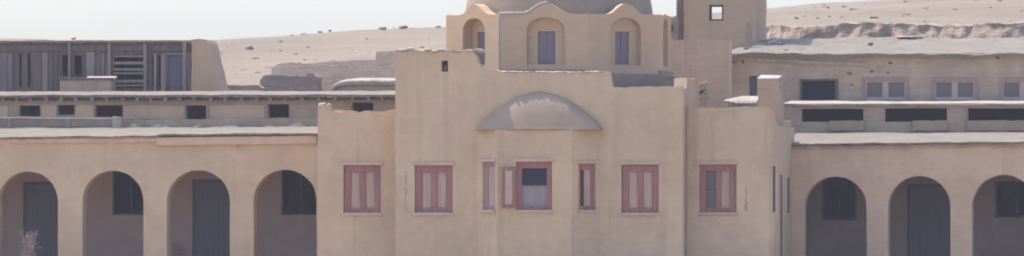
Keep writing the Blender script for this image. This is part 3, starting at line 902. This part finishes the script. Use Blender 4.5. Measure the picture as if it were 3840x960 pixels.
# low vaulted roof beside the house
YVt = 10.0
vt = MB()
prof = [(1243, 350), (1246, 328), (1256, 314), (1275, 305), (1300, 301), (1360, 299), (1420, 300), (1500, 301)]
o_ = rough(xz(prof, YVt), .1, .015, 3, 4, closed=False)
vt.prism([(o_[0][0], 3.0)] + o_ + [(o_[-1][0], 3.0)], (), .35, (0, YVt, 0))
rt = thing('vaulted_room', 'small room with rounded whitish roof edge behind the rafter gallery', 'room', (at(1370, 330, YVt).x, YVt, 3.0))
vt.build('wall', 'mud', rt, bevel=.04)
rows = []
for j, (dy, dz) in enumerate(((-.10, -.14), (-.13, -.06), (-.10, -.01), (0.15, .02), (1.2, .07), (2.4, .05))):
    rows.append([(x, YVt + dy + .03 * nz(x * 4, j, 1), z + dz + .02 * nz(x * 5, j * 2, 3)) for x, z in o_])
MB().grid(rows).build('roof', 'lime_sunlit', rt, smooth=True)

# ------------------------------------------------------------------ back of the house on the right: walls, tower
ruin('terrace_wall', 'tall brown mud brick wall under the square tower', 'wall', [(2380, 160), (2400, 152), (2520, 149), (2600, 153), (2700, 150), (2735, 152)], 9.4, .6, 'ochre_dull', zb=0, amp=.03, seed=11)
YT = 16.0
x0, x1 = at(2564, 60, YT).x, at(2838, 60, YT).x
z0, z1 = 4.5, at(2700, -260, YT).z
tw = thing('square_tower', 'plain square mud tower with one see through window', 'tower', ((x0 + x1) / 2, YT + 1.2, z0))
m = MB().prism(rough([(x0, z0), (x0 + .03, z1), (x1 - .03, z1), (x1, z0)], .3, .02, 2), [rect(2659, 2712, 18, 78, YT, .01)], .42, (0, YT, 0))
hb = [(at(2640, 0, YT).x - .6, at(2690, 110, YT).z), (at(2720, 0, YT).x, at(2690, 110, YT).z), (at(2720, 0, YT).x, at(2690, -10, YT).z), (at(2640, 0, YT).x - .6, at(2690, -10, YT).z)]
m.prism(rough([(x0, z0), (x0 + .03, z1), (x1 - .03, z1), (x1, z0)], .3, .02, 3), [hb], .3, (0, YT + 2.2, 0))
m.box(x0, x0 + .3, YT + .42, YT + 2.2, z0, z1 - .02); m.box(x1 - .3, x1 - .01, YT + .42, YT + 2.2, z0, z1 - .02)
m.box(x0, x1, YT, YT + 2.5, z1 - .01, z1 + .12)
m.build('wall', 'drum', tw, bevel=.03)
p, q = at(2659, 18, YT), at(2712, 78, YT)
m = MB()
for a_, b_, c_, d_ in ((p.x, p.x + .06, q.z, p.z), (q.x - .05, q.x, q.z, p.z), (p.x + .06, q.x - .05, p.z - .06, p.z), (p.x + .06, q.x - .05, q.z, q.z + .05)):
    m.box(a_, b_, YT + .1, YT + .18, c_, d_)
m.build('window_frame', 'dark_wood', tw)
ruin('ruined_wall', 'thin pale ruin with a dark gap just left of the square tower', 'wall', [(2496, 200), (2498, 88), (2512, 82), (2516, 62), (2536, 60), (2537, -20), (2546, -40), (2560, -40)], 18, .5, 'lime_sunlit', amp=.03, seed=13)
p = at(2505, 102, 17.6)
tag(MB().rock((p.x, 17.9, p.z), (.10, .2, .14), 3).build('stone', 'stone_dark', smooth=True), 'dark stone on the pale ruin left of the tower', 'stone')
p, q = at(2541, -60, 17.2), at(2558, 118, 17.2)
tag(MB().box(p.x, q.x, 17.2, 17.45, 4.5, p.z).build('door_post', 'stone_dark', bevel=.02), 'dark brown upright post against the left side of the tower', 'post')
m = MB()
p, q = at(2792, 84, 14.2), at(2816, 155, 14.2)
m.prism(rough([(p.x - .06, q.z - 1.2), (q.x + .04, q.z - 1.2), (q.x, p.z + .1 - .2), (q.x - .02, p.z), (p.x + .03, p.z)], .1, .015, 2, 5), (), .3, (0, 14.2, 0))
tag(m.build('mud_pillar', 'grey', bevel=.02), 'slim grey mud pillar leaning at the right foot of the tower', 'pillar')

# terrace clutter right of the drum
ruin('parapet', 'low parapet with drum shade in its dark grey behind the right half of the domed house', 'wall', [(2478, 345), (2480, 284), (2500, 282), (2545, 290), (2556, 292)], YE + .02, .3, 'cement_shade', zb=0, amp=.01, seed=15)
ruin('buttress', 'pale upright mud pier standing before the tall brown terrace wall', 'buttress', [(2618, 420), (2620, 312), (2644, 308), (2650, 296), (2654, 318), (2652, 420)], 8.6, .3, 'mud', zb=0, amp=.012, seed=17)

# ------------------------------------------------------------------ upper right house and its gallery
YH = 12.0
x0, x1 = at(2716, 300, YH).x, at(4300, 300, YH).x
uh = thing('upper_house', 'weathered upper house with pale window frames and rubble strewn mud roof', 'house', ((x0 + x1) / 2, YH + 2, 0))
zt = at(3300, 200, YH).z
hl = [(2810, 2839, 285, 372), (3005, 3132, 303, 378), (3232, 3408, 290, 372), (3492, 3668, 290, 372), (3746, 3922, 290, 372)]
lft = xz([(2716, 200), (2728, 215), (2722, 240), (2730, 262), (2724, 290), (2716, 310), (2720, 335), (2712, 400)], YH)
o_ = [(x1, 0), (x1, zt)] + [(lft[0][0], zt)] + rough(lft, .1, .03, 6, 5, closed=False)[1:] + [(lft[-1][0], 0)]
m = MB().prism(o_, [rect(*h, YH, .006, h[0]) for h in hl], .4, (0, YH, 0))
m.box(x0 + .05, x0 + .4, YH + .4, 17.2, 0, zt - .02); m.box(x1 - .4, x1, YH + .4, 17.2, 0, zt - .02); m.box(x0, x1, 17.2, 17.5, 0, zt + .3)
m.build('wall', 'weather', uh, bevel=.02)
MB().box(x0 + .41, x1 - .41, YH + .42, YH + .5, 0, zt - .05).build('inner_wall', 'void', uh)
def vr(u): return 199 + (3 if u > 2900 else 0) + (0 if u > 2760 else (2760 - u) * .1)
slab('roof', 'roof', uh, 2706, 4300, vr, YH - .18, lambda u: 146 - 4 * sm((u - 2750) / 300) + (0 if u > 2780 else (2780 - u) * .25), 17.5, th=.085, amp=.05, seed=14.2, ragged=.09)
# lighter eave band and crumbled left edge
MB().prism(rough([(at(2840, 232, YH).x, at(2840, 232, YH).z), (at(3240, 246, YH).x, at(3240, 246, YH).z), (at(3240, 236, YH).x, at(3240, 236, YH).z), (at(2840, 222, YH).x, at(2840, 222, YH).z)], .12, .03, 4, 4), (), .06, (0, YH - .05, 0)).build('string_course', 'lime_sunlit', uh)
m = MB(); rr = random.Random(21)
for v in range(170, 318, 9):
    p = at(2716 + rr.uniform(-5, 8) + (0 if v > 190 else (190 - v) * .6), v, YH)
    m.rock((p.x, YH + rr.uniform(-.1, .2), p.z), (rr.uniform(.05, .12), .2, rr.uniform(.05, .10)), v)
m.build('crumbled_edge', 'lime_sunlit', uh, smooth=True)
def pothole(u, v, size, seed):
    p = at(u, v, YH)
    MB().rock((p.x, YH - .003, p.z), size, seed).build('pothole', 'stone_dark', uh, smooth=True)
pothole(2722, 322, (.11, .06, .07), 2); pothole(2786, 232, (.05, .03, .05), 8); pothole(2748, 233, (.10, .03, .03), 9)
for uu, vv in ((3270, 268), (3185, 275), (3330, 272), (3740, 216), (3340, 236), (3194, 317)):
    pothole(uu, vv, (rr.uniform(.05, .10), .015, rr.uniform(.02, .045)), uu)
def casement(u0, u1, v0, v1):
    p = at(u0, v1, YH); q = at(u1, v0, YH); wd = q.x - p.x; h = q.z - p.z; O = (p.x, YH, p.z)
    m = MB(); f = .085
    m.box(.003, f, -.02, .1, .0, h - .003, O); m.box(wd - f, wd - .003, -.02, .1, 0, h - .003, O); m.box(f, wd - f, -.02, .1, h - f, h - .003, O)
    d = m.build('window', 'dull_rose', uh, bevel=.006)
    m = MB(); g = .055; c_ = wd / 2
    for a_, b_ in ((f, c_ - .03), (c_ + .03, wd - f)):
        m.box(a_, a_ + g, .04, .09, 0, h - f, O); m.box(b_ - g, b_, .04, .09, 0, h - f, O); m.box(a_ + g, b_ - g, .04, .09, h - f - g, h - f, O); m.box(a_ + g, b_ - g, .04, .09, 0, g, O)
    m.box(c_ - .03, c_ + .03, .03, .1, 0, h - f, O)
    m.build('frame', 'chalk_wood', d)
    MB().box(f, wd - f, .07, .08, 0, h - f, O).build('pane', 'dusty_glass', d)
for h in hl[2:]: casement(*h)
p, q = at(2810, 285, YH), at(2839, 372, YH)
MB().box(p.x, q.x, YH + .12, YH + .16, q.z, p.z).build('door', 'blue_wood', uh)
p, q = at(3005, 303, YH), at(3132, 378, YH)
op_ = MB().box(p.x, q.x, YH + .2, YH + .24, q.z, p.z).build('window', 'glass', uh)
m = MB(); m.box(p.x - .05, p.x, YH - .02, YH + .1, q.z, p.z + .05); m.box(q.x, q.x + .09, YH - .02, YH + .1, q.z, p.z + .05); m.box(p.x, q.x, YH - .02, YH + .1, p.z, p.z + .05)
m.build('frame', 'grey_wood', op_)

YK = 9.0
x0, x1 = at(2931, 400, YK).x, at(4300, 400, YK).x
gr = thing('slotted_gallery', 'grey gallery with long dark slots above the right arcade roof', 'gallery', ((x0 + x1) / 2, YK, 0))
zt = at(3300, 388, YK).z
hl2 = [(3005, 3238, 408, 457), (3318, 3551, 406, 456), (3628, 3862, 406, 452), (3940, 4180, 406, 452)]
m = MB().prism(rough([(x0, 0), (x0, zt), (x1, zt), (x1, 0)], .3, .012, 4), [rect(*h, YK, .008, h[0]) for h in hl2], .3, (0, YK, 0))
m.box(x0, x0 + .3, YK + .3, 11.9, 0, zt); m.box(x1 - .3, x1, YK + .3, 11.9, 0, zt)
m.build('wall', 'weather', gr, bevel=.015)
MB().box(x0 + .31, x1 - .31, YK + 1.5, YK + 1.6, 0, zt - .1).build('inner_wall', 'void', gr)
slab('roof', 'lime_sunlit', gr, 2925, 4300, lambda u: 390, YK - .12, lambda u: 376, 11.98, th=.05, amp=.02, seed=4.4, ragged=.04)
m = MB()
for (a, b, c_, d_), f0 in zip(hl2, (.45, .45, .0, .2)):
    p, q = at(a + (b - a) * f0, 452, YK), at(b + 3, 490, YK)
    MB().prism(rough([(p.x, q.z), (q.x, q.z), (q.x, p.z), (p.x, p.z)], .1, .02, a, 4), (), .1, (0, YK - .09, 0)).build('ledge', 'grey', gr)

# pier on the right wing, little post and white roof slab
YPr = 2.6
p, q = at(2843, 283, YPr), at(2928, 440, YPr)
pr = thing('chimney_pier', 'tall pale square pier rising at the right corner of the domed house', 'pier', ((p.x + q.x) / 2, YPr + .3, zq - .5))
zg = at(2880, 334, YPr).z
MB().prism(rough([(p.x, zq - .5), (q.x, zq - .9), (q.x, zg), (p.x, zg)], .2, .012, 4), (), .7, (0, YPr, 0)).build('shaft', 'grey', pr, bevel=.03)
MB().prism(rough([(p.x - .015, zg + .004), (q.x - .05, zg + .004), (q.x - .06, p.z - .1), (p.x - .01, p.z - .1)], .2, .012, 5), (), .7, (0, YPr - .015, 0)).build('upper_shaft', 'grey', pr, bevel=.02)
MB().wedge(p.x - .02, q.x - .05, YPr - .035, YPr + .71, p.z - .105, p.z - .075, p.z + .02, .012, 4).build('cap', 'lime_sunlit', pr, bevel=.02)
p, q = at(2938, 450, 4.75), at(2964, 548, 4.75)
tag(MB().prism(rough([(p.x, 3.0), (q.x, 3.0), (q.x, p.z - .02), (p.x + .02, p.z)], .15, .012, 5), (), .22, (0, 4.74, 0)).build('gate_post', 'grey', bevel=.02), 'short grey post where the right arcade roof meets the house', 'post')
p, q = at(2716, 366, 6.5), at(2838, 394, 6.5)
m = MB()
rows = []
for j, (dy, dz) in enumerate(((0.05, -.16), (-.02, -.09), (0.05, -.03), (.5, .06), (1.2, .12))):
    rows.append([(p.x + (q.x - p.x) * i / 20, 6.5 + dy + .03 * nz(i * .7, j, 2), p.z - .06 + dz * (min(1, .35 + i / 12)) + .015 * nz(i * .8, j * 2, 1)) for i in range(21)])
m.grid(rows)
m.box(p.x + .1, q.x - .02, 6.56, 7.6, 0, p.z - .18)
tag(m.build('lean_to_roof', 'lime_sunlit'), 'whitish sloping roof slab left of the pale square pier', 'roof')

# ------------------------------------------------------------------ loose stones
def stone(u, v, Y, sx, sz, mat, label, group='loose stones on the roofs', seed=1):
    p = at(u, v, Y)
    tag(MB().rock((p.x, Y, p.z), (sx, sx * .8, sz), seed).build('stone', mat, smooth=True), label, 'stone', group)
stone(2890, 163, 15.2, .11, .07, 'lime_sunlit', 'white stone, left one of the pale heap on the upper house roof', seed=2)
stone(2910, 156, 15.8, .12, .09, 'lime_sunlit', 'largest white stone of the pale heap on the upper house roof', seed=3)
stone(2926, 164, 15.2, .14, .05, 'stone', 'flat tan stone at the right of the pale heap on the roof', seed=4)
stone(2798, 182, 13.4, .08, .05, 'stone_dark', 'small dark stone near the left end of the upper house roof', seed=5)
stone(3264, 165, 15.0, .08, .05, 'stone_dark', 'single dark stone lying in the middle of the upper house roof', seed=6)
stone(2945, 186, 13.2, .06, .03, 'stone', 'small tan stone near the front edge of the upper roof below the heap', seed=7)
stone(3230, 188, 13.0, .07, .03, 'lime_sunlit', 'small pale stone near the front edge of the roof below the dark stone', seed=8)
stone(3410, 140, 17.2, .35, .05, 'stone', 'long flat tan stone on the rear edge of the upper house roof', seed=9)
def ground_hit(u, v):
    Y = 14.0
    while Y < 112:
        p = at(u, v, Y)
        if p.z < ground_z(p.x, Y): return p
        Y += 0.25
    p = at(u, v, 108); p.z = ground_z(p.x, 108)
    return p
def boulder(u, v, sx, sz, label, seed):
    p = ground_hit(u, v)
    tag(MB().rock((p.x, p.y, p.z + sz * .3), (sx, sx, sz), seed).build('boulder', 'boulder_rock', smooth=True), label, 'boulder', 'boulders on the sand hill')
boulder(1435, 108, .15, .06, 'lower left boulder of the two on the hill crest left of the drum', 2)
boulder(1512, 103, .18, .07, 'right boulder of the two on the hill crest, nearest the drum', 3)
boulder(935, 186, .15, .12, 'lone brown boulder in the middle of the sand slope above the shed wall', 5)
boulder(276, 146, .10, .05, 'brown boulder on the crest behind the timber shed', 7)

rr = random.Random(77)
gv = MB()
for i in range(1300):
    Y = 14.5 + 92 * rr.random() ** 1.6; X = rr.uniform(-24, 30) * (1 + Y / 300)
    z = ground_z(X, Y); r = rr.uniform(.015, .04) * (1 + Y / 70) * rr.choice((.6, .8, 1, 1.3))
    gv.rock((X, Y, z), (r * rr.uniform(1, 2), r, r * .55), i, 1)
gv.build('hill_gravel', 'sand_dark', loc=(0, 0, 0))['kind'] = 'stuff'
# ------------------------------------------------------------------ dry bushes in front of the left arcade
def bush(u, v, Y, h, wd, label, seed):
    p = at(u, v, Y)
    rr = random.Random(seed)
    t = thing('dry_bush', label, 'bush', (p.x, Y, 0), 'dry bushes by the left arcade')
    m = MB(); lf = MB()
    for i in range(46):
        az = rr.uniform(0, 6.28); sp = rr.uniform(.1, 1) * wd; hh = h * rr.uniform(.55, 1)
        pts = [V((p.x, Y, -0.05))]
        for k in range(1, 6):
            s_ = k / 5
            pts.append(V((p.x + math.cos(az) * sp * s_ ** 1.5 + rr.uniform(-.02, .02), Y + math.sin(az) * sp * s_ ** 1.5, hh * s_)))
        m.tube(pts, [.010, .009, .008, .006, .005, .003], 5)
        for k in range(26):
            s_ = rr.uniform(.4, 1.05); j = min(4, int(s_ * 5)); q = pts[j].lerp(pts[j + 1], min(1, s_ * 5 - j))
            q = q + V((rr.gauss(0, .05), rr.gauss(0, .05), rr.gauss(0, .05)))
            d1 = V((rr.gauss(0, 1), rr.gauss(0, 1), rr.gauss(0, 1))).normalized() * rr.uniform(.015, .035); d2 = d1.orthogonal().normalized() * rr.uniform(.008, .016)
            b = len(lf.v); lf.v += [q - d1, q + d2, q + d1, q - d2]; lf.f.append([b, b + 1, b + 2, b + 3])
    m.build('stem', 'twig', t)
    lf.build('foliage', 'twig', t)
bush(108, 960, 1.2, 1.55, .30, 'dry reddish bush standing before the leftmost arch', 1)
bush(672, 960, 3.6, 1.25, .22, 'smaller dry bush inside the third arch from the left', 2)

# ------------------------------------------------------------------ thin desert haze
hz = MB().box(-440, 440, -440, 440, -6.5, 17.5).build('haze', 'void', loc=(0, 0, -6.5))
hz['kind'] = 'stuff'
hm = bpy.data.materials.new('haze')
hm.use_nodes = True
hn = hm.node_tree
hn.nodes.remove(hn.nodes['Principled BSDF'])
pv = hn.nodes.new('ShaderNodeVolumePrincipled')
pv.inputs['Color'].default_value = (0.93, 0.94, 1.0, 1)
pv.inputs['Density'].default_value = 0.00014
hn.links.new(pv.outputs[0], hn.nodes['Material Output'].inputs['Volume'])
hz.data.materials[0] = hm
